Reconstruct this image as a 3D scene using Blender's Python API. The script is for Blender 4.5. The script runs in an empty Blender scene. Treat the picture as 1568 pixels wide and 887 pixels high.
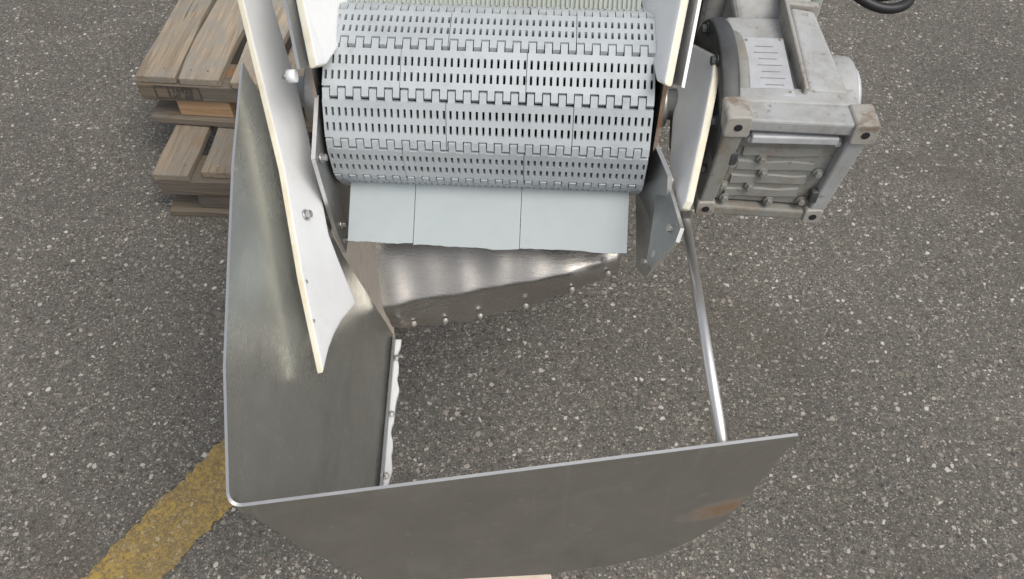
import bpy, bmesh, math, random
from mathutils import Vector, Matrix
random.seed(7)
rad=math.radians
S=bpy.context.scene
COL=S.collection
S.view_settings.view_transform='Standard'; S.view_settings.look='None'; S.view_settings.exposure=0

# ------------------------------------------------------------------ materials
def newmat(n):
    m=bpy.data.materials.new(n); m.use_nodes=True
    nt=m.node_tree; b=nt.nodes['Principled BSDF']
    return m,nt,b
def N(nt,t,**k):
    n=nt.nodes.new(t)
    for a,v in k.items():
        if a in n.inputs: n.inputs[a].default_value=v
        else: setattr(n,a,v)
    return n
def ramp(nt,src,stops,interp='LINEAR'):
    r=nt.nodes.new('ShaderNodeValToRGB'); r.color_ramp.interpolation=interp
    e=r.color_ramp.elements
    while len(e)<len(stops): e.new(0.5)
    for i,(p,c) in enumerate(stops):
        e[i].position=p
        e[i].color=(c[0],c[1],c[2],1) if hasattr(c,'__len__') else (c,c,c,1)
    nt.links.new(src,r.inputs[0]); return r.outputs[0]
def coords(nt,scale=(1,1,1),kind='Object',rot=(0,0,0)):
    t=N(nt,'ShaderNodeTexCoord'); m=N(nt,'ShaderNodeMapping'); m.inputs['Scale'].default_value=scale
    m.inputs['Rotation'].default_value=rot
    nt.links.new(t.outputs[kind],m.inputs[0]); return m.outputs[0]
def noise(nt,vec,scale,detail=4,rough=.55,dist=0):
    n=N(nt,'ShaderNodeTexNoise'); n.inputs['Scale'].default_value=scale; n.inputs['Detail'].default_value=detail
    n.inputs['Roughness'].default_value=rough; n.inputs['Distortion'].default_value=dist
    nt.links.new(vec,n.inputs['Vector']); return n.outputs['Fac']
def mix(nt,fac,a,b,mode='MIX'):
    m=nt.nodes.new('ShaderNodeMix'); m.data_type='RGBA'; m.blend_type=mode
    for inp,v in ((m.inputs[0],fac),(m.inputs[6],a),(m.inputs[7],b)):
        if isinstance(v,(int,float)): inp.default_value=v
        elif isinstance(v,(tuple,list)): inp.default_value=(v[0],v[1],v[2],1)
        else: nt.links.new(v,inp)
    return m.outputs[2]
def math_(nt,op,a,b=0.0):
    m=N(nt,'ShaderNodeMath',operation=op)
    for i,v in enumerate((a,b)):
        if isinstance(v,(int,float)): m.inputs[i].default_value=v
        else: nt.links.new(v,m.inputs[i])
    return m.outputs[0]
def bump(nt,b,h,strength,dist):
    n=N(nt,'ShaderNodeBump'); n.inputs['Strength'].default_value=strength; n.inputs['Distance'].default_value=dist
    nt.links.new(h,n.inputs['Height']); nt.links.new(n.outputs[0],b.inputs['Normal']); return n

def asphalt_nodes(nt,b):
    v=coords(nt)
    nz=N(nt,'ShaderNodeTexNoise'); nz.inputs['Scale'].default_value=85; nz.inputs['Detail'].default_value=2; nt.links.new(v,nz.inputs['Vector'])
    wv=N(nt,'ShaderNodeVectorMath',operation='MULTIPLY_ADD'); nt.links.new(nz.outputs['Color'],wv.inputs[0])
    wv.inputs[1].default_value=(.013,.013,.0); nt.links.new(v,wv.inputs[2]); v2=wv.outputs[0]
    def stones(scale,seed):
        mp=N(nt,'ShaderNodeMapping'); mp.inputs['Location'].default_value=(seed,seed*.7,0); nt.links.new(v2,mp.inputs[0])
        a=N(nt,'ShaderNodeTexVoronoi',voronoi_dimensions='2D'); a.inputs['Scale'].default_value=scale; nt.links.new(mp.outputs[0],a.inputs['Vector'])
        return a.outputs['Distance'],a.outputs['Color']
    d1,c1=stones(80,0); d2,c2=stones(155,3.3); d3,c3=stones(340,8.1)
    def sep(c,i):
        s=N(nt,'ShaderNodeSeparateColor'); nt.links.new(c,s.inputs[0]); return s.outputs[i]
    fine=noise(nt,v,700,2,.7)
    base=mix(nt,ramp(nt,fine,[(.3,0),(.7,1)]),(.078,.074,.065),(.180,.170,.148))
    f3=math_(nt,'MULTIPLY',math_(nt,'LESS_THAN',d3,.44),.85)
    base=mix(nt,f3,base,ramp(nt,sep(c3,0),[(0,(.046,.042,.035)),(.5,(.150,.140,.122)),(.85,(.26,.235,.20)),(1,(.50,.47,.42))]))
    m2=math_(nt,'MULTIPLY',math_(nt,'LESS_THAN',math_(nt,'ADD',d2,math_(nt,'MULTIPLY',sep(c2,2),.15)),.42),math_(nt,'GREATER_THAN',sep(c2,1),.45))
    base=mix(nt,m2,base,ramp(nt,sep(c2,0),[(0,(.050,.045,.037)),(.4,(.160,.146,.126)),(.8,(.30,.265,.215)),(1,(.58,.54,.47))]))
    m1=math_(nt,'MULTIPLY',math_(nt,'LESS_THAN',math_(nt,'ADD',d1,math_(nt,'MULTIPLY',sep(c1,2),.18)),.42),math_(nt,'GREATER_THAN',sep(c1,1),.78))
    base=mix(nt,m1,base,ramp(nt,sep(c1,0),[(0,(.07,.06,.048)),(.5,(.23,.20,.16)),(.82,(.40,.365,.31)),(1,(.70,.67,.61))]))
    big=ramp(nt,noise(nt,v,1.7,5,.6),[(.3,.84),(.7,1.16)])
    base=mix(nt,1.0,base,big,'MULTIPLY')
    st=ramp(nt,noise(nt,v,2.7,3,.5,.4),[(.58,0),(.72,.45)])
    base=mix(nt,st,base,(.092,.074,.054))
    h=math_(nt,'ADD',math_(nt,'MULTIPLY',m1,.4),math_(nt,'ADD',math_(nt,'MULTIPLY',m2,.3),fine))
    return v,base,h
asph,nt,b=newmat('asphalt'); v,base,h=asphalt_nodes(nt,b)
nt.links.new(base,b.inputs['Base Color']); b.inputs['Roughness'].default_value=.58
bump(nt,b,h,.8,.003)
yel,nt,b=newmat('yellow_paint'); v,base,h=asphalt_nodes(nt,b)
wear=ramp(nt,noise(nt,v,130,5,.8),[(.45,0),(.58,1)])
wear2=ramp(nt,noise(nt,v,11,4,.6),[(.3,.25),(.6,.95)])
w=math_(nt,'MULTIPLY',wear,wear2)
nt.links.new(mix(nt,w,mix(nt,.42,base,(.36,.235,.05)),(.49,.335,.08)),b.inputs['Base Color']); b.inputs['Roughness'].default_value=.7
bump(nt,b,h,.8,.003)

def steel(name,col=(.50,.49,.46),rough=.33,streak=(6,6,60),rust=False,dirt=.35,spots=.4,dent=.4,scr=0.0):
    m,nt,b=newmat(name); v=coords(nt)
    vs=coords(nt,streak)
    n1=noise(nt,v,7,5,.6,.6); n2=noise(nt,vs,9,4,.7); n3=noise(nt,v,70,3,.6)
    c=mix(nt,ramp(nt,n1,[(.35,0),(.7,dirt)]),col,tuple(x*.55 for x in (col[0],col[1]*.97,col[2]*.93)))
    c=mix(nt,ramp(nt,n2,[(.4,0),(.75,.25)]),c,tuple(x*.65 for x in col))
    c=mix(nt,ramp(nt,n3,[(.64,0),(.70,spots)]),c,(.70,.68,.63))
    rr=ramp(nt,math_(nt,'ADD',math_(nt,'MULTIPLY',n1,.5),math_(nt,'MULTIPLY',n2,.5)),[(.3,rough-.08),(.7,rough+.16)])
    if scr>0:
        # a few soft handling smudges and dried drips, gathered in patches
        patch=ramp(nt,noise(nt,coords(nt,(1,1,1),rot=(.3,.1,0)),5,2,.5),[(.50,0),(.62,1)])
        sc=coords(nt,(30,3,10),rot=(.5,.3,.6)); s1=math_(nt,'MULTIPLY',ramp(nt,noise(nt,sc,1.3,3,.6,.3),[(.54,0),(.68,scr)]),patch)
        c=mix(nt,s1,c,tuple(x*.58 for x in col))
        sm=ramp(nt,noise(nt,v,16,4,.6,.8),[(.52,0),(.72,scr*.6)])
        c=mix(nt,sm,c,(.70,.69,.655))
        dr=coords(nt,(55,55,3)); s2=ramp(nt,noise(nt,dr,1.0,3,.6),[(.60,0),(.72,scr*.6)])
        c=mix(nt,s2,c,(.68,.67,.63))
        rr=math_(nt,'ADD',rr,math_(nt,'MULTIPLY',sm,.15))
    b.inputs['Metallic'].default_value=.9
    if rust:
        s=N(nt,'ShaderNodeSeparateXYZ'); nt.links.new(coords(nt),s.inputs[0])
        # stain runs obliquely up toward the right-hand edge
        tz=math_(nt,'SUBTRACT',math_(nt,'SUBTRACT',s.outputs[2],.733),math_(nt,'MULTIPLY',math_(nt,'SUBTRACT',s.outputs[0],.238),.30))
        dx=math_(nt,'DIVIDE',math_(nt,'SUBTRACT',s.outputs[0],.238),.040)
        dz=math_(nt,'DIVIDE',tz,.018)
        dd=math_(nt,'ADD',math_(nt,'MULTIPLY',dx,dx),math_(nt,'MULTIPLY',dz,dz))
        dd=math_(nt,'ADD',math_(nt,'MULTIPLY',dd,.45),math_(nt,'MULTIPLY',math_(nt,'SUBTRACT',noise(nt,v,32,6,.75,.6),.5),2.4))
        mk=ramp(nt,dd,[(.05,.85),(.95,0)])
        c=mix(nt,mk,c,(.25,.13,.05))
        nt.links.new(math_(nt,'SUBTRACT',.9,math_(nt,'MULTIPLY',mk,.8)),b.inputs['Metallic'])
    nt.links.new(c,b.inputs['Base Color'])
    nt.links.new(rr,b.inputs['Roughness'])
    bump(nt,b,math_(nt,'ADD',noise(nt,v,3.5,2,.4),math_(nt,'MULTIPLY',n2,.012)),dent,.02)
    return m
m_steel=steel('stainless_steel',(.58,.59,.56),.27,dent=.6,scr=.45); m_front=steel('stainless_front',(.53,.52,.485),.34,rust=True,dirt=.5,scr=.38)
m_back=steel('stainless_back',(.47,.45,.42),.25,dirt=.5,spots=.12,dent=.8)
m_edge=steel('sheared_steel_edge',(.82,.81,.79),.35,dirt=.2)
m_frame=steel('frame_steel',(.48,.485,.48),.42,dirt=.5)
m_bolt=steel('bolt_steel',(.62,.61,.59),.32,dirt=.3)
def simple(name,col,rough=.5,col2=None,sc=12,lo=.4,hi=.7,metal=0,bm=0,bsc=60,sss=0,grime=0):
    m,nt,b=newmat(name); v=coords(nt); b.inputs['Metallic'].default_value=metal; b.inputs['Roughness'].default_value=rough
    c2=col2 or tuple(x*.75 for x in col)
    c=mix(nt,ramp(nt,noise(nt,v,sc,5,.65),[(lo,0),(hi,1)]),col,c2)
    if grime: c=mix(nt,ramp(nt,noise(nt,v,48,5,.75),[(.56,0),(.68,grime)]),c,(.20,.19,.165))
    nt.links.new(c,b.inputs['Base Color'])
    if sss:
        b.inputs['Subsurface Weight'].default_value=sss; b.inputs['Subsurface Radius'].default_value=(1,.95,.85); b.inputs['Subsurface Scale'].default_value=.012
    if bm: bump(nt,b,noise(nt,v,bsc,3,.6),bm,.002)
    return m
m_white=simple('uhmw_plastic',(.87,.875,.875),.36,(.78,.79,.795),9,.45,.8,bm=.1,sss=.7,grime=.08)
m_wrim=simple('plastic_cut_edge',(.80,.77,.64),.5,(.68,.60,.44),22,.42,.75)
m_belt=simple('belt_plastic',(.50,.535,.555),.45,(.415,.445,.465),10,.45,.75,bm=.05,grime=.20)
m_flight=simple('flight_plastic',(.42,.465,.475),.45,(.36,.405,.415),5,.45,.8,grime=.08)
m_flight2=simple('flight_ribbed_plastic',(.52,.55,.50),.45,(.44,.46,.41),7,.45,.75)
m_dark=simple('recess_shade',(.02,.02,.022),.7)  # near-black colour stands in for shade in holes and under the belt
m_black=simple('black_rubber',(.015,.015,.017),.45)
m_motor=simple('motor_grey',(.085,.09,.095),.5,(.04,.04,.04),14)
m_rust=simple('rusty_steel',(.24,.14,.08),.75,(.42,.38,.34),30,.4,.65,bm=.4)
def paint(name,col,amount):
    m,nt,b=newmat(name); v=coords(nt)
    c=mix(nt,ramp(nt,noise(nt,v,14,5,.6),[(.4,0),(.75,.6)]),col,tuple(x*.68 for x in col))
    c=mix(nt,ramp(nt,noise(nt,v,32,5,.7),[(.48,0),(.68,.45)]),c,(.27,.245,.20))
    r=math_(nt,'MULTIPLY',ramp(nt,noise(nt,v,30,6,.7),[(.50,0),(.64,1)]),amount)
    c=mix(nt,r,c,(.20,.145,.10))
    c=mix(nt,ramp(nt,noise(nt,v,110,3,.6),[(.62,0),(.70,.55)]),c,(.15,.12,.09))
    nt.links.new(c,b.inputs['Base Color']); b.inputs['Roughness'].default_value=.58
    bump(nt,b,noise(nt,v,130,3,.6),.2,.001)
    return m
m_gear=paint('gearbox_paint',(.42,.43,.43),.28)
m_gdirty=paint('gearbox_paint_grimy',(.27,.275,.255),.6)
m_grust=paint('gearbox_rusty_corner',(.40,.385,.35),.8)
m_plate=simple('nameplate_aluminium',(.56,.57,.59),.45,(.46,.47,.48),40,metal=.15)
m_ink=simple('ink',(.06,.06,.06),.6)
m_ink2=simple('engraving',(.36,.36,.37),.6)
def wood(name,c1,c2,c3,axis):
    m,nt,b=newmat(name)
    sc=(3,70,70) if axis=='x' else (70,3,70)
    oi=N(nt,'ShaderNodeObjectInfo'); tc=N(nt,'ShaderNodeTexCoord')
    off=N(nt,'ShaderNodeVectorMath',operation='ADD'); nt.links.new(tc.outputs['Object'],off.inputs[0])
    cmb=N(nt,'ShaderNodeCombineXYZ'); r10=math_(nt,'MULTIPLY',oi.outputs['Random'],9)
    for i in range(3): nt.links.new(r10,cmb.inputs[i])
    nt.links.new(cmb.outputs[0],off.inputs[1])
    mp=N(nt,'ShaderNodeMapping'); mp.inputs['Scale'].default_value=sc; nt.links.new(off.outputs[0],mp.inputs[0])
    g=noise(nt,mp.outputs[0],1.0,6,.65,1.2); g2=noise(nt,off.outputs[0],9,5,.65,.8)
    c=mix(nt,ramp(nt,g,[(.35,0),(.65,1)]),c1,c2)
    c=mix(nt,ramp(nt,g2,[(.42,0),(.60,.9)]),c,c3)
    vv=N(nt,'ShaderNodeTexVoronoi'); vv.inputs['Scale'].default_value=5.5
    mp2=N(nt,'ShaderNodeMapping'); mp2.inputs['Scale'].default_value=(.55,1,1) if axis=='x' else (1,.55,1); nt.links.new(off.outputs[0],mp2.inputs[0]); nt.links.new(mp2.outputs[0],vv.inputs['Vector'])
    kn=ramp(nt,vv.outputs['Distance'],[(.08,.8),(.17,0)])
    c=mix(nt,kn,c,(.28,.15,.07))
    c=mix(nt,ramp(nt,g,[(.28,.9),(.38,0)]),c,(.06,.048,.034))
    nt.links.new(mix(nt,1.0,c,ramp(nt,oi.outputs['Random'],[(0,.72),(1,1.15)]),'MULTIPLY'),b.inputs['Base Color']); b.inputs['Roughness'].default_value=.8
    bump(nt,b,g,.8,.005); return m
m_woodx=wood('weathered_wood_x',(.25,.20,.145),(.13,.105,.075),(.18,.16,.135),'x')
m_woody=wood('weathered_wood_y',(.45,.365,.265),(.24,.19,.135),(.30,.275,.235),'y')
m_woodn=wood('new_wood',(.50,.33,.20),(.36,.23,.13),(.42,.28,.16),'x')
m_woodp=wood('pale_wood',(.74,.63,.50),(.64,.53,.40),(.70,.60,.48),'y')
m_cork=simple('pale_plank_wood',(.72,.60,.50),.8,(.60,.48,.38),30,bm=.3)

# ------------------------------------------------------------------ helpers
def empty(n,loc=(0,0,0)):
    o=bpy.data.objects.new(n,None); o.location=loc; o.empty_display_size=.1; COL.objects.link(o); return o
def mk(n,verts,faces,mats,parent=None,smooth=False,mi=None):
    me=bpy.data.meshes.new(n); me.from_pydata([tuple(v) for v in verts],[],faces)
    for m in (mats if isinstance(mats,list) else [mats]): me.materials.append(m)
    if mi:
        for p,i in zip(me.polygons,mi): p.material_index=i
    if smooth:
        for p in me.polygons: p.use_smooth=True
    me.update()
    o=bpy.data.objects.new(n,me); COL.objects.link(o)
    if parent: o.parent=parent
    return o
def bev(o,w,s=2,ang=35):
    b=o.modifiers.new('b','BEVEL'); b.width=w; b.segments=s; b.limit_method='ANGLE'; b.angle_limit=rad(ang); return o
def sheet(n,pts,t,mat,rim=None,parent=None,off=-1,bw=0):
    mats=[mat]+([rim] if rim else [])
    o=mk(n,pts,[tuple(range(len(pts)))],mats,parent)
    bm=bmesh.new(); bm.from_mesh(o.data); bmesh.ops.triangulate(bm,faces=bm.faces[:]); bm.to_mesh(o.data); bm.free()
    s=o.modifiers.new('s','SOLIDIFY'); s.thickness=t; s.offset=off
    if rim: s.material_offset_rim=1
    if bw: bev(o,bw,2,50)
    return o
def box(n,c,sz,mat,parent=None,rot=(0,0,0),bw=.002):
    x,y,z=[s/2 for s in sz]
    vs=[(sx*x,sy*y,sz_*z) for sx in(-1,1) for sy in(-1,1) for sz_ in(-1,1)]
    fs=[(0,1,3,2),(4,6,7,5),(0,4,5,1),(2,3,7,6),(0,2,6,4),(1,5,7,3)]
    o=mk(n,vs,fs,mat,parent); o.location=c; o.rotation_euler=rot
    if bw: bev(o,bw)
    return o
def cyl(n,p0,p1,r,mat,parent=None,seg=32,r2=None,bw=0,smooth=True):
    p0=Vector(p0);p1=Vector(p1);d=(p1-p0);q=d.to_track_quat('Z','Y').to_matrix()
    r2=r if r2 is None else r2; vs=[];fs=[]
    for k,(p,rr) in enumerate(((p0,r),(p1,r2))):
        for i in range(seg):
            a=2*math.pi*i/seg; vs.append(p+q@Vector((rr*math.cos(a),rr*math.sin(a),0)))
    for i in range(seg):
        j=(i+1)%seg; fs.append((i,j,seg+j,seg+i))
    fs.append(tuple(reversed(range(seg)))); fs.append(tuple(range(seg,2*seg)))
    o=mk(n,vs,fs,mat,parent)
    if smooth:
        for p in o.data.polygons[:seg]: p.use_smooth=True
    if bw: bev(o,bw)
    return o
def bolt(n,p,nrm,r,h,mat,parent):
    p=Vector(p);nn=Vector(nrm).normalized()
    cyl(n+'_washer',p,p+nn*h*.25,r*1.35,mat,parent,20)
    cyl(n,p+nn*h*.25,p+nn*h,r,mat,parent,6,smooth=False,bw=.0006)
def tube(n,pts,r,mat,parent,cyclic=False):
    c=bpy.data.curves.new(n,'CURVE'); c.dimensions='3D'; c.bevel_depth=r; c.bevel_resolution=5
    s=c.splines.new('NURBS'); s.points.add(len(pts)-1); s.order_u=3; s.use_endpoint_u=True; s.use_cyclic_u=cyclic
    for q,p in zip(s.points,pts): q.co=(*p,1)
    c.materials.append(mat); o=bpy.data.objects.new(n,c); COL.objects.link(o); o.parent=parent; return o

# ------------------------------------------------------------------ ground
g=60
mk('asphalt_ground',[(-g,-g,0),(g,-g,0),(g,g,0),(-g,g,0)],[(0,1,2,3)],asph)
vs=[];fs=[]
A0,A1,B0,B1=Vector((-1.70,-.663)),Vector((-.515,1.03)),Vector((-1.535,-.663)),Vector((-.44,.92))
n_=260
for i in range(n_+1):
    t=i/n_; pa=A0.lerp(A1,t); pb=B0.lerp(B1,t); j1=random.uniform(-.004,.004); j2=random.uniform(-.004,.004)
    vs+=[(pa.x+j1,pa.y-j1,.004),(pb.x+j2,pb.y-j2,.004)]
for i in range(n_): q=2*i; fs.append((q,q+1,q+3,q+2))
mk('painted_yellow_line',vs,fs,yel)

# ------------------------------------------------------------------ conveyor
conv=empty('modular_belt_conveyor')
OC=Vector((-.0245,.883,.926)); RZ=Matrix.Rotation(rad(-3),3,'Z')
def L(x,y,z): return OC+RZ@Vector((x,y,z))
P=.0605; R=P/(2*math.sin(rad(15))); W=.39
def av(a): return Vector((-R*math.cos(rad(a)),R*math.sin(rad(a))))
inc=Vector((math.sin(rad(114.3)),math.cos(rad(114.3))))
start=av(99.3); path=[start+inc*P*k for k in range(20,0,-1)]
a=99.3
while a>-51: path.append(av(a)); a-=30
e=path[-1]; path+= [e+inc*P*k for k in range(1,21)]
NT=21; NS=50
def axis_bounds(vals):
    v=sorted(set(round(x,5) for x in vals)); out=[v[0]]
    for x in v[1:]:
        if x-out[-1]>.0002: out.append(x)
    return out
def module_cells(odd):
    tp=W/NT; sp=W/NS
    us=[-W/2,W/2]
    for i in range(NS): c=-W/2+sp*(i+.5); us+= [c-.00145,c+.00145]
    for i in range(NT*2): x=-W/2+tp*.5*i; us+=[x-.0006,x+.0006]
    seams=(.376,.762) if odd else (.236,.616)
    for s in seams: us+=[-W/2+W*s-.0004,-W/2+W*s+.0004]
    us=[u for u in axis_bounds(us) if -W/2-1e-6<=u<=W/2+1e-6]
    vs=[-.0062,-.0034,.0060,.0068,.0155,.0262,.0340,.0447,P-.0078,P-.0062,P+.0034,P+.0055]
    def solid(u,v):
        for s in seams:
            if abs(u-(-W/2+W*s))<.0004: return False
        if .0155<v<.0262 or .0340<v<.0447:
            k=(u+W/2)/sp; return not(abs(k-math.floor(k)-.5)*sp<.0014)
        if .0068<v<P-.0078: return True
        k=(u+W/2)/(tp*.5); fr=k-round(k)
        if abs(fr)*tp*.5<.0006: return False
        ev=int(math.floor(k))%2==0
        if v<.0068: return ev
        else: return (not ev) and (v<P+.0034)
    return us,vs,solid
cells={0:module_cells(0),1:module_cells(1)}
TH=.009
BV=[];BF=[]
def add_module(p,q,odd):
    us,vs,solid=cells[odd]; d=(q-p).normalized(); n=Vector((-d.y,d.x))
    if n.dot((p+q)/2-Vector((0.35,-.158)))<0: n=-n
    base=len(BV); nu=len(us); nv=len(vs)
    for lay in (0,1):
        for vv in vs:
            for u in us:
                ex=max(0,.004-vv,vv-(P-.004)); hh=TH/2-ex*.26 if lay==0 else -TH/2
                w=p+d*vv+n*hh
                BV.append(L(u,w.x,w.y))
    idx=lambda l,j,i: base+l*nu*nv+j*nu+i
    S_=[[solid((us[i]+us[i+1])/2,(vs[j]+vs[j+1])/2) for i in range(nu-1)] for j in range(nv-1)]
    for j in range(nv-1):
        for i in range(nu-1):
            if not S_[j][i]: continue
            BF.append((idx(0,j,i),idx(0,j,i+1),idx(0,j+1,i+1),idx(0,j+1,i)))
            BF.append((idx(1,j,i),idx(1,j+1,i),idx(1,j+1,i+1),idx(1,j,i+1)))
            for (dj,di,a1,b1) in ((-1,0,(j,i),(j,i+1)),(1,0,(j+1,i+1),(j+1,i)),(0,-1,(j+1,i),(j,i)),(0,1,(j,i+1),(j+1,i+1))):
                jj,ii=j+dj,i+di
                if 0<=jj<nv-1 and 0<=ii<nu-1 and S_[jj][ii]: continue
                BF.append((idx(0,*a1),idx(1,*a1),idx(1,*b1),idx(0,*b1)))
for k in range(len(path)-1):
    add_module(path[k],path[k+1],(k+1)%2)
belt=mk('belt',BV,BF,m_belt,conv)
def flight(n,pc,nr,tv,mat,ribs,wob=0):
    segs=[(-.1815,-.1815+.363*.236),(-.1815+.363*.236,-.1815+.363*.617),(-.1815+.363*.617,.1815)]
    vs=[];fs=[]
    for si,(a0,a1) in enumerate(segs):
        a0+=.0004;a1-=.0004; m=20; b0=len(vs); ts=(si-1)*.0006*wob
        for i in range(m+1):
            u=a0+(a1-a0)*i/m
            top=.083+wob*(math.sin(u*95)*.0006+math.sin(u*41+1)*.0009+(random.random()-.5)*.0010-.0015*(si==0)+.001*(si==1))
            for h in (-.002,top):
                for t in (-.0022,.0022):
                    w=pc+nr*h+tv*(t+ts*h/.08); vs.append(L(u,w.x,w.y))
        for i in range(m):
            q=b0+4*i
            fs+= [(q,q+4,q+6,q+2),(q+1,q+3,q+7,q+5),(q+2,q+6,q+7,q+3),(q,q+1,q+5,q+4)]
        q=b0; fs.append((q,q+2,q+3,q+1)); q=b0+4*m; fs.append((q,q+1,q+3,q+2))
    if ribs:
        for i in range(62):
            u=-.177+.354*i/61; b0=len(vs)
            for du in(-.0011,.0011):
                for h in(.002,.083):
                    for t in (-.0050,-.0021):
                        w=pc+nr*h+tv*t; vs.append(L(u+du,w.x,w.y))
            fs+= [(b0+a_,b0+b_,b0+c_,b0+d_) for a_,b_,c_,d_ in((0,1,3,2),(4,6,7,5),(0,4,5,1),(2,3,7,6),(0,2,6,4),(1,5,7,3))]
    return mk(n,vs,fs,mat,conv)
ang=-35.7
nr=Vector((-math.cos(rad(ang)),math.sin(rad(ang)))); pc=(av(ang-15)+av(ang+15))/2; tv=Vector((-nr.y,nr.x))
flight('flight_lower',pc,nr,tv,m_flight,False,1)
nr=Vector((-math.cos(rad(114.3)),math.sin(rad(114.3))))
for k,nm in ((0,'flight_upper'),(7,'flight_rear'),(14,'flight_rear_far')):
    pc=start+inc*P*(k+.5); flight(nm,pc+nr*.002,nr,inc,m_flight2,True,0)
for k in (6,13):
    pc=e+inc*P*(k+.5); flight('flight_return_%d'%k,pc,-nr,-inc,m_flight2,True,0)
cyl('slot_shade_drum',L(-.188,0,0),L(.188,0,0),.098,m_dark,conv,12,smooth=False)  # dark drum added in place of sprockets so the belt slots read dark
cyl('head_shaft',L(-.26,0,0),L(.30,0,0),.02,m_frame,conv,24)
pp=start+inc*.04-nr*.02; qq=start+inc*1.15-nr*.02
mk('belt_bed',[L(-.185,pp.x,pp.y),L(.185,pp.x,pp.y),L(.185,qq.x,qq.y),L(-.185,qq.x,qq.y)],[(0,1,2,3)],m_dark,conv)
fy=[(-.085,.125),(-.088,.0),(-.05,-.10),(.05,-.155),(1.15,-.64),(1.15,-.42),(.06,.112)]
for sx,nm in((-1,'side_frame_left'),(1,'side_frame_right')):
    sheet(nm,[L(sx*.206,y,z) for y,z in fy],.005,m_frame,m_rust,conv,off=0)
for sx in(-1,1):
    for y in(.86,1.1):
        zt=-.451*(y-.05)-.12
        c=L(sx*.222,y,0); box('leg_%d_%d'%(sx,int(y*100)),(c.x,c.y,(.306+.926+zt)/2),(.026,.04,.926+zt-.306),m_frame,conv)
        box('foot_%d_%d'%(sx,int(y*100)),(c.x,c.y,.309),(.08,.08,.008),m_frame,conv)
for y,z in((.35,-.24),(.8,-.44)):
    cyl('cross_tube_%d'%int(y*100),L(-.206,y,z),L(.206,y,z),.014,m_frame,conv)
gl=[(-.224,.773,1.056),(-.2185,.798,1.040),(-.212,.85,1.028),(-.210,.958,1.022),(-.212,1.45,.80),(-.255,1.5,.93),(-.258,.93,1.108),(-.246,.856,1.089)]
sheet('guide_left',gl,.010,m_white,m_wrim,conv,off=1,bw=.003)
gr=[(.179,.765,1.037),(.173,.785,1.027),(.172,.848,1.024),(.171,.957,1.022),(.174,1.45,.80),(.222,1.5,.93),(.212,.913,1.106),(.203,.862,1.088)]
sheet('guide_right',gr,.010,m_white,m_wrim,conv,off=-1,bw=.003)
sheet('guide_backing_left',[(x-.014,y,z+(.010 if i in(7,6) else 0)) for i,(x,y,z) in enumerate(gl)],.004,m_frame,m_edge,conv,off=1)
sheet('guide_backing_right',[(x+.014,y,z+(.010 if i in(7,6) else 0)) for i,(x,y,z) in enumerate(gr)],.004,m_frame,m_edge,conv,off=-1)
sheet('head_bracket_left',[(-.236,.737,.956),(-.236,.81,.99),(-.236,.90,.93),(-.236,.88,.81),(-.233,.80,.762),(-.233,.762,.757),(-.235,.752,.80),(-.236,.745,.87)],.005,m_frame,m_edge,conv)
br=[(805,901),(766,907),(658,921),(648,908),(652,855),(670,848),(753,889)]
sheet('head_bracket_right',[(-.161+.39*z/1000,y/1000,z/1000) for y,z in br],.005,m_frame,m_edge,conv)
sheet('strap_right',[(.180,.80,.93),(.192,.735,.93),(.196,.70,.83),(.180,.705,.775),(.170,.72,.775),(.168,.80,.85)],.006,m_frame,m_edge,conv)
for i,p in enumerate([(.193,.742,.915),(.190,.722,.868),(.184,.714,.838),(.177,.712,.80)]):
    bolt('bracket_bolt_%d'%i,p,(-1,-.3,.3),.0050,.008,m_bolt,conv)
for i,p in enumerate([(.190,.672,.905),(.178,.668,.862)]):
    bolt('bracket_bolt_r%d'%i,p,(-1,0,.39),.0052,.008,m_bolt,conv)
for i,p in enumerate([(-.230,.755,.94),(-.230,.775,.80),(-.230,.77,.775)]):
    bolt('bracket_bolt_l%d'%i,p,(1,0,.2),.0045,.008,m_bolt,conv)
cyl('guide_standoff',(-.252,.778,1.043),(-.242,.778,1.044),.0075,m_white,conv,16)
cyl('guide_standoff_bolt',(-.257,.778,1.0425),(-.252,.778,1.043),.004,m_bolt,conv,6)
cyl('bearing_left',L(-.24,0,0),L(-.21,0,0),.045,m_frame,conv,32,bw=.004)
cyl('bearing_right',L(.21,0,0),L(.225,0,0),.030,m_frame,conv,32,bw=.004)

# ------------------------------------------------------------------ chute
chute=empty('discharge_chute')
fp=[(268,787),(250,696),(219,647),(185,612),(119,598),(41,598),(-66,624)]
FY=lambda x:.3687+.1384*x
Tt=Vector((-.265,FY(-.265),.894)); Tb=Vector((-.168,FY(-.168),.645))
dF=Vector((1,.1384,0)).normalized(); dLt=(Vector((-.273,.365,.911))-Tt).normalized(); dLb=(Vector((-.173,.706,.641))-Tb).normalized()
rb=.013; NB=8
def arc(c,dl,t):
    return (c+dl*rb)*(1-t)**2+c*2*t*(1-t)+(c+dF*rb)*t*t
topv=[arc(Tt,dLt,i/NB) for i in range(NB+1)]; botv=[arc(Tb,dLb,i/NB) for i in range(NB+1)]
midv=[(topv[i]+botv[i])/2+Vector((-.006,0,-.004)) for i in range(NB+1)]
vsL=[(-.322,.839,1.016),(-.310,.693,.991),(-.297,.573,.965),(-.285,.460,.938)]
vsR=[(-.173,.706,.641),(-.227,.738,.776),(-.282,.796,.915)]
verts=list(vsL)+vsR; iT=len(verts); verts+=topv; iM=len(verts); verts+=midv; iB=len(verts); verts+=botv
iF=len(verts); verts+=[(.284,FY(.284),.894)]+[(x/1000,FY(x/1000),z/1000) for x,z in fp]
faces=[(0,1,2,3,iT,iM,iB,4,5,6)]; mi=[0]
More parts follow.
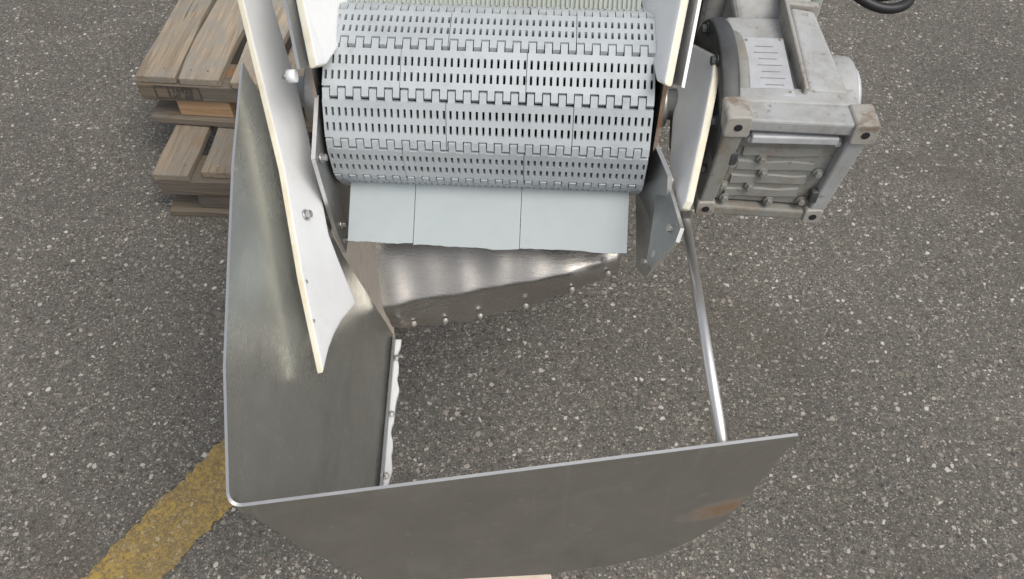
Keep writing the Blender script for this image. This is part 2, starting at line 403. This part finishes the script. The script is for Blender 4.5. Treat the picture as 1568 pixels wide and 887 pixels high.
for i in range(NB):
    faces+= [(iT+i,iT+i+1,iM+i+1,iM+i),(iM+i,iM+i+1,iB+i+1,iB+i)]; mi+=[1 if i>NB//2 else 0]*2
faces.append(tuple([iB+NB,iM+NB,iT+NB]+list(range(iF,iF+8)))); mi.append(1)
o=mk('side_and_front_panel',verts,faces,[m_steel,m_front,m_edge,m_edge,m_edge,m_edge],chute,mi=mi)
bm=bmesh.new(); bm.from_mesh(o.data)
for f_ in bm.faces: f_.smooth=True
bmesh.ops.recalc_face_normals(bm,faces=bm.faces)
bm.to_mesh(o.data); bm.free()
s=o.modifiers.new('s','SOLIDIFY'); s.thickness=.0034; s.offset=0; s.use_rim=True; s.material_offset_rim=4
es=o.modifiers.new('es','EDGE_SPLIT'); es.split_angle=rad(40)
wn=o.modifiers.new('wn','WEIGHTED_NORMAL')
bx=[-.193,-.173,-.06,.015,.089,.148,.158]; bz=[.66,.645,.655,.669,.693,.717,.741]
def zb(x):
    for i in range(len(bx)-1):
        if x<=bx[i+1]:
            t=(x-bx[i])/(bx[i+1]-bx[i]); return bz[i]*(1-t)+bz[i+1]*t
    return bz[-1]
vs=[];fs=[];NU=90;NV=50
for j in range(NV+1):
    for i in range(NU+1):
        x0=-.173+.331*i/NU; z0=zb(x0)+.0012*math.sin(x0*130); z=z0+(.788-z0)*j/NV
        x=x0-(.030*max(0,(z-.645))/.15)*(1-i/NU)
        zm=.690+(x0+.17)*.16
        d=z-zm; sm=math.log1p(math.exp(d/.0035))*.0035
        low=min(z,zm)-z0
        y=.2885+.643*z+sm*.75-.55*max(0,low)+.012
        y+=.0025*math.sin(x*22+z*30)+.004*math.exp(-((x+.13)**2+(z-.70)**2)/.0006)-.004*math.exp(-((x+.155)**2/.0002+(z-.668)**2/.0002))+.0035*math.exp(-((x-.10)**2/.0006+(z-.742)**2/.0002))-.002*math.exp(-((x+.02)**2/.0004+(z-.745)**2/.0003))
        # short buckle radiating from the lower left corner
        u_=(x+.17)*.5-(z-.665); y+=.0028*math.exp(-(u_/.006)**2)*math.exp(-((x+.15)/.045)**2)
        vs.append((x,y,z))
for j in range(NV):
    for i in range(NU):
        q=j*(NU+1)+i; fs.append((q,q+1,q+NU+2,q+NU+1))
o=mk('back_plate',vs,fs,[m_back,m_edge],chute,smooth=True)
s=o.modifiers.new('s','SOLIDIFY'); s.thickness=.003; s.material_offset_rim=1
es=o.modifiers.new('es','EDGE_SPLIT'); es.split_angle=rad(50)
for i,x in enumerate((-.14,-.095,-.045,.02,.085,.135)):
    z=zb(x)+.010; y=.2885+.643*z+.012-.55*.010
    bolt('back_plate_bolt_%d'%i,(x,y-.0045,z),(0,-1,.3),.0029,.005,m_edge,chute)
bolt('back_plate_bolt_top',(.128,.762,.742),(0,-1,.6),.0034,.006,m_bolt,chute)
vs=[];fs=[]
for i in range(49):
    t=i/48; y=.362+.336*t
    w=.0095+.0018*math.sin(t*19)+.0012*math.sin(t*53)+random.uniform(-.0006,.0006)
    for x,z in((-.1655,.640),(-.1655+w,.640),(-.1655+w,.634),(-.1655,.634)): vs.append((x-.004*t,y,z))
for i in range(48):
    q=4*i
    for k in range(4): fs.append((q+k,q+(k+1)%4,q+4+(k+1)%4,q+4+k))
fs+=[(0,3,2,1),(192,193,194,195)]
mk('bottom_flange_strip',vs,fs,m_white,chute)  # panel's bottom flange; its bright lighting is put into the white colour
box('strip_clamp_bar',(-.1665,.53,.645),(.0035,.34,.012),m_frame,chute,rot=(0,0,rad(.8)),bw=.0008)
for i,y in enumerate((.40,.485,.575,.665)):
    bolt('strip_nut_%d'%i,(-.1610-.003*(y-.4)/.3,y,.641),(.2,0,1),.0032,.006,m_bolt,chute)
cyl('tie_rod',(.222,.742,.846),(.212,.403,.878),.0060,m_edge,chute,20)
cyl('tie_rod_nut',(.2222,.748,.8455),(.2218,.735,.8467),.010,m_bolt,chute,6,smooth=False)
wl=[(-.322,.891,1.066),(-.296,.807,1.003),(-.272,.729,.945),(-.245,.615,.879),(-.220,.526,.820),(-.219,.562,.816),(-.2165,.590,.809),(-.213,.618,.797),(-.204,.661,.774),(-.223,.694,.820),(-.234,.715,.846),(-.252,.786,.890),(-.278,.875,.954),(-.308,.953,1.025),(-.335,1.00,1.10),(-.345,.965,1.13)]
sheet('side_liner_left',wl,.008,m_white,m_wrim,chute,off=0,bw=.0015)
bolt('liner_bolt',(-.2486,.702,.897),(1,0,.39),.0050,.008,m_bolt,chute)
for i,p in enumerate([(-.271,.724,.939),(-.243,.612,.873),(-.233,.572,.85),(-.258,.665,.905)]):
    bolt('liner_edge_bolt_%d'%i,(p[0]+.001,p[1]+.006,p[2]),(1,0,.39),.0025,.004,m_bolt,chute)
wr=[(941,973),(846,1019),(820,1008),(773,978),(698,924),(694,915),(698,908),(707,907),(783,904),(845,925)]
sheet('side_liner_right',[(-.151+.39*z/1000,y/1000,z/1000) for y,z in wr],.010,m_white,m_wrim,chute,off=0,bw=.002)
sheet('side_liner_backing_right',[(-.141+.39*z,y,z) for y,z in((.90,.96),(.80,.95),(.74,.915),(.75,.895),(.83,.89),(.90,.91))],.004,m_frame,m_rust,chute,off=0)

# ------------------------------------------------------------------ gearmotor
gm=empty('gearmotor')
def prism(n,bot,top,mat,bw=.004,seg=3):
    k=len(bot); fs=[tuple(reversed(range(k))),tuple(range(k,2*k))]+[(i,(i+1)%k,k+(i+1)%k,k+i) for i in range(k)]
    o=mk(n,list(bot)+list(top),fs,mat,gm)
    bm=bmesh.new(); bm.from_mesh(o.data); bmesh.ops.recalc_face_normals(bm,faces=bm.faces); bm.to_mesh(o.data); bm.free()
    bev(o,bw,seg,25); return o
cyl('mounting_flange',(.245,.868,.928),(.268,.868,.928),.106,m_motor,gm,64,bw=.004)
cyl('flange_step',(.268,.868,.928),(.284,.868,.928),.092,m_gdirty,gm,64,bw=.004)
for i in range(8):
    a_=i*math.pi/4+.3; p=(.245,.868+.094*math.cos(a_),.928+.094*math.sin(a_)); bolt('flange_bolt_%d'%i,p,(-1,0,0),.006,.008,m_motor,gm)
prism('housing',[(.258,.785,.840),(.402,.785,.830),(.396,.97,.85),(.275,.97,.85)],[(.264,.785,.992),(.412,.785,.986),(.394,.965,.992),(.276,.965,.996)],m_gear,.008,4)
prism('housing_upper_cheek',[(.346,.800,.97),(.404,.798,.97),(.390,.958,.97),(.350,.958,.97)],[(.350,.806,1.003),(.398,.804,1.000),(.386,.95,1.012),(.354,.95,1.018)],m_gear,.005,3)
prism('cheek_ridge',[(.343,.80,.985),(.350,.80,.985),(.353,.958,.985),(.346,.958,.985)],[(.344,.802,1.008),(.349,.802,1.008),(.352,.956,1.022),(.347,.956,1.022)],m_grust,.002,2)
prism('cheek_rear_wall',[(.346,.955,.97),(.398,.955,.97),(.398,.966,.97),(.346,.966,.97)],[(.348,.955,1.020),(.394,.955,1.014),(.394,.966,1.014),(.348,.966,1.020)],m_grust,.002,2)
prism('front_web',[(.262,.776,.86),(.404,.776,.85),(.404,.80,.85),(.262,.80,.86)],[(.266,.788,1.000),(.410,.786,.994),(.408,.812,.998),(.268,.812,1.002)],m_gear,.003,2)
c=[(.251,.758,.9985),(.421,.752,.992),(.402,.760,.823),(.238,.760,.838)]
inn=[(.273,.758,.980),(.397,.754,.975),(.384,.760,.840),(.258,.760,.852)]
for i in range(4):
    j=(i+1)%4; q=[c[i],c[j],inn[j],inn[i]]
    prism('front_flange_bar_%d'%i,q,[(x,y+.034,z) for x,y,z in q],m_gear if i in(0,1) else m_gdirty,.003,2)
for i,(x,y,z) in enumerate(c):
    sx=1 if x<.3 else -1; sz=-1 if z>.9 else 1
    big=.95 if z>.9 else .75
    cx,cz=x+sx*.011,z+sz*.011
    h=.016*big; ch=.003
    oc=[(cx-h,cz-h+ch),(cx-h+ch,cz-h),(cx+h-ch,cz-h),(cx+h,cz-h+ch),(cx+h,cz+h-ch),(cx+h-ch,cz+h),(cx-h+ch,cz+h),(cx-h,cz+h-ch)]
    prism('corner_foot_%d'%i,[(a_,y-.003,b_) for a_,b_ in oc],[(a_,y+.036,b_) for a_,b_ in oc],m_grust,.002,2)
    cyl('corner_hole_shade_%d'%i,(cx,y-.0036,cz),(cx,y-.0025,cz),.0050,m_dark,gm,16)  # flat dark disc painted as the shade of a bolt hole
prism('front_cover',[(.272,.770,.975),(.398,.768,.970),(.385,.770,.844),(.257,.770,.856)],[(.272,.79,.975),(.398,.79,.970),(.385,.79,.844),(.257,.79,.856)],m_gdirty,.002,2)
box('cover_top_rib',(.334,.763,.966),(.104,.014,.011),m_plate,gm,rot=(0,rad(2),0),bw=.002)
for i in range(4):
    vs=[];fs=[];zc=.940-.023*i;x0=.280-.003*i;x1=.376-.004*i;n_=20
    for k in range(n_+1):
        t=k/n_; x=x0+(x1-x0)*t; dz=.0008*math.sin(t*9+i*1.7); hh=.0075+.0006*math.sin(t*11+i)
        for yy,zz in((.771,zc+dz+hh),(.7668,zc+dz+hh*.75),(.7662,zc+dz-hh*.75),(.771,zc+dz-hh)): vs.append((x,yy,zz-t*.003))
    for k in range(n_):
        q=4*k
        for m_ in range(3): fs.append((q+m_,q+m_+1,q+5+m_,q+4+m_))
    fs+=[(0,3,2,1),tuple(4*n_+m_ for m_ in range(4))]
    mk('cover_rib_%d'%i,vs,fs,m_gdirty,gm)
for i,(x,z) in enumerate([(.283,.964),(.388,.957),(.270,.922),(.266,.885),(.272,.862),(.380,.905),(.372,.856),(.330,.856),(.305,.929),(.312,.905),(.300,.882)]):
    bolt('cover_bolt_%d'%i,(x,.7670,z),(0,-1,0),.0046,.007,m_gdirty if i>1 else m_gear,gm)
for x_ in(.268,.384): box('cover_clamp_%d'%int(x_*1000),(x_,.763,.935 if x_<.3 else .868),(.010,.010,.020),m_motor,gm,bw=.002)
o=box('nameplate',(.311,.853,1.0000),(.052,.108,.0016),m_plate,gm,rot=(rad(1.5),0,rad(-3)),bw=.0006)
for i in range(7):
    box('nameplate_line_%d'%i,(.313,.817+.012*i,1.0006+.00032*i),(.030 if i%2 else .022,.0007,.0006),m_ink2,gm,rot=(rad(1.5),0,rad(-3)),bw=0)
for sx in(-1,1):
    for sy in(-1,1): cyl('rivet_%d%d'%(sx,sy),(.311+sx*.021+sy*.003,.853+sy*.049,.999+sy*.0014),(.311+sx*.021+sy*.003,.853+sy*.049,1.0018+sy*.0014),.0018,m_rust,gm,10)
cyl('side_cover',(.392,.860,.945),(.422,.860,.945),.052,m_gear,gm,48,bw=.005)
cyl('side_cover_cap',(.422,.860,.945),(.430,.860,.945),.040,m_plate,gm,48,bw=.003)
prism('motor_adapter',[(.285,.965,.86),(.40,.965,.86),(.41,1.02,.86),(.28,1.02,.86)],[(.30,.965,.975),(.39,.965,.985),(.40,1.02,1.015),(.29,1.02,1.01)],m_gear,.008)
prism('adapter_flange',[(.262,1.02,.845),(.425,1.02,.845),(.425,1.04,.845),(.262,1.04,.845)],[(.262,1.02,1.02),(.425,1.02,1.02),(.425,1.04,1.02),(.262,1.04,1.02)],m_gear,.010)
prism('adapter_rib',[(.352,.962,.98),(.360,.962,.98),(.360,1.022,.98),(.352,1.022,.98)],[(.352,.962,1.015),(.360,.962,1.015),(.360,1.022,1.030),(.352,1.022,1.030)],m_grust,.002,2)
for sx in(.275,.412):
    for sz in (.86,1.005): bolt('adapter_bolt',(sx,1.02,sz),(0,-1,0),.007,.012,m_bolt,gm)
cyl('motor_body',(.343,1.04,.93),(.343,1.30,.93),.078,m_motor,gm,48,bw=.004)
for i in range(22):
    a_=2*math.pi*i/22; r_=.083; ca,sa=math.cos(a_),math.sin(a_)
    box('motor_fin_%d'%i,(.343+r_*ca,1.17,.93+r_*sa),(.014,.22,.003),m_motor,gm,rot=(0,-a_,0),bw=.0008)
cyl('fan_cover',(.343,1.30,.93),(.343,1.36,.93),.088,m_motor,gm,48,bw=.01)
box('terminal_box',(.343,1.15,1.025),(.09,.10,.045),m_motor,gm,bw=.006)
cyl('breather_left',(.27,.955,.955),(.27,.955,.99),.016,m_motor,gm,20,bw=.003)
cyl('vent_plug',(.264,.93,.985),(.264,.93,1.003),.009,m_gdirty,gm,6,smooth=False)
tube('power_cable',[(.385,1.15,1.03),(.42,1.12,1.035),(.455,1.085,.99),(.48,1.066,.96),(.52,1.052,.945),(.556,1.058,.945),(.575,1.085,.95),(.56,1.13,.95),(.50,1.16,.94),(.45,1.20,.90),(.46,1.35,.6),(.5,1.5,.1),(.55,1.8,.012),(.9,2.6,.012)],.0075,m_black,gm)
tube('cable_loop',[(.44,1.10,1.01),(.47,1.075,.975),(.51,1.066,.955),(.545,1.074,.952),(.556,1.10,.955),(.53,1.14,.965),(.47,1.15,1.0)],.006,m_black,gm)

# ------------------------------------------------------------------ pallets
def rough_board(n,c,sz,mat,parent,rot=(0,0,0),chew=.004,axis=1):
    lx,ly,lz=sz; n_=14; ph=random.uniform(0,9); vs=[];fs=[]
    for k in range(n_+1):
        t=k/n_-.5; a_=random.uniform(-1,1)*chew*.35+chew*.5*math.sin(k*.9+ph); b_=random.uniform(-1,1)*chew*.35+chew*.5*math.sin(k*.7+ph*2)
        for s_,e_ in((-1,a_),(1,b_)):
            for zz in(-1,1):
                if axis==1: vs.append((s_*lx/2+e_,t*ly,zz*lz/2))
                else: vs.append((t*lx,s_*ly/2+e_,zz*lz/2))
    for k in range(n_):
        q=4*k; fs+=[(q,q+4,q+5,q+1),(q+2,q+3,q+7,q+6),(q+1,q+5,q+7,q+3),(q,q+2,q+6,q+4)]
    fs+=[(0,1,3,2),(4*n_,4*n_+2,4*n_+3,4*n_+1)]
    o=mk(n,vs,fs,mat,parent); o.location=c; o.rotation_euler=rot
    bm=bmesh.new(); bm.from_mesh(o.data); bmesh.ops.recalc_face_normals(bm,faces=bm.faces); bm.to_mesh(o.data); bm.free()
    bev(o,.0025,2,40); return o
def pallet(name,loc,rz,L_=1.15,Wd=1.1,seed=0,new=False):
    random.seed(seed); e_=empty(name,loc); e_.rotation_euler=(0,0,rad(rz))
    x=0;i=0
    ws=[.098,.112,.10,.135,.12,.10,.12,.10,.13]
    while x<Wd-.05:
        w=min(ws[i%len(ws)],Wd-x)
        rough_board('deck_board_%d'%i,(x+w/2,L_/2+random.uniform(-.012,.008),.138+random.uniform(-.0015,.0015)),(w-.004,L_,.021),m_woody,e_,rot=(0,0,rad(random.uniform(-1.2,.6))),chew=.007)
        for yy in (.03,.6,L_-.03):
            for xx in(.3,.7): cyl('nail',(x+w*xx,yy,.147),(x+w*xx,yy,.1508),.0028,m_rust,e_,8)
        x+=w+(.004 if i==0 and new else random.uniform(.012,.035)); i+=1
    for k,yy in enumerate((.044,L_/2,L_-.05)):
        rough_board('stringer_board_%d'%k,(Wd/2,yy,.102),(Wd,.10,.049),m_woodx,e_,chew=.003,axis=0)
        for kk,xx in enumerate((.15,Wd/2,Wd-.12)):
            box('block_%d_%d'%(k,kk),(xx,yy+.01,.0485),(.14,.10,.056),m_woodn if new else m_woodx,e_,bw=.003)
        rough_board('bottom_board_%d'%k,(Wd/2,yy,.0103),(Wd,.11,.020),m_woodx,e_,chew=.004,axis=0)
    return e_
p1=pallet('wooden_pallet',(-.895,1.545,0),-3,seed=3)
p2=pallet('wooden_pallet',(-.945,1.735,.1535),-5,seed=11,new=True)
def text(s,loc,size,rot,parent,mat):
    c=bpy.data.curves.new('stamp','FONT'); c.body=s; c.size=size; c.extrude=.0003; c.materials.append(mat)
    o=bpy.data.objects.new('stamp',c); COL.objects.link(o); o.parent=parent; o.location=loc; o.rotation_euler=rot; return o
yf=-.0100
text('16422',(.088,yf,.107),.022,(rad(90),0,0),p2,m_ink)
text('HT  DB',(.088,yf,.090),.016,(rad(90),0,0),p2,m_ink)
for (x,z,w,h) in((.045,.106,.002,.038),(.080,.106,.002,.038),(.160,.106,.002,.038),(.1025,.125,.115,.002),(.1025,.087,.115,.002)):
    box('stamp_border',(x,yf,z),(w,.0008,h),m_ink,p2,bw=0)
rough_board('wooden_plank',(-.375,1.36,.013),(.14,.50,.024),m_woodp,None,rot=(0,0,rad(8)))
rough_board('wooden_plank',(-.09,.512,.013),(.33,.14,.022),m_cork,None,rot=(0,0,rad(-.5)),axis=0,chew=.005)

# ------------------------------------------------------------------ light / world
w=bpy.data.worlds.new('World'); S.world=w; w.use_nodes=True; nt=w.node_tree; bg=nt.nodes['Background']
sky=nt.nodes.new('ShaderNodeTexSky'); sky.sky_type='NISHITA'; sky.sun_disc=False
EL,AZ=rad(58),rad(132)
sky.sun_elevation=EL; sky.sun_rotation=AZ; sky.dust_density=4.0; sky.air_density=1.0
hs=nt.nodes.new('ShaderNodeHueSaturation'); hs.inputs['Saturation'].default_value=.34
nt.links.new(sky.outputs[0],hs.inputs['Color']); nt.links.new(hs.outputs[0],bg.inputs[0]); bg.inputs[1].default_value=.145
sl=bpy.data.lights.new('sun','SUN'); sl.energy=1.4; sl.angle=rad(30); sl.color=(1,.95,.86)
so=bpy.data.objects.new('sun',sl); COL.objects.link(so)
d=Vector((math.sin(AZ)*math.cos(EL),math.cos(AZ)*math.cos(EL),math.sin(EL)))
so.rotation_euler=d.to_track_quat('Z','Y').to_euler()

# ------------------------------------------------------------------ camera
cd=bpy.data.cameras.new('camera'); co=bpy.data.objects.new('camera',cd); COL.objects.link(co)
co.location=(0,0,1.65); co.rotation_euler=(rad(38),0,0)
cd.sensor_width=36; cd.lens=1305/1568*36; cd.clip_start=.02; cd.clip_end=300
S.camera=co
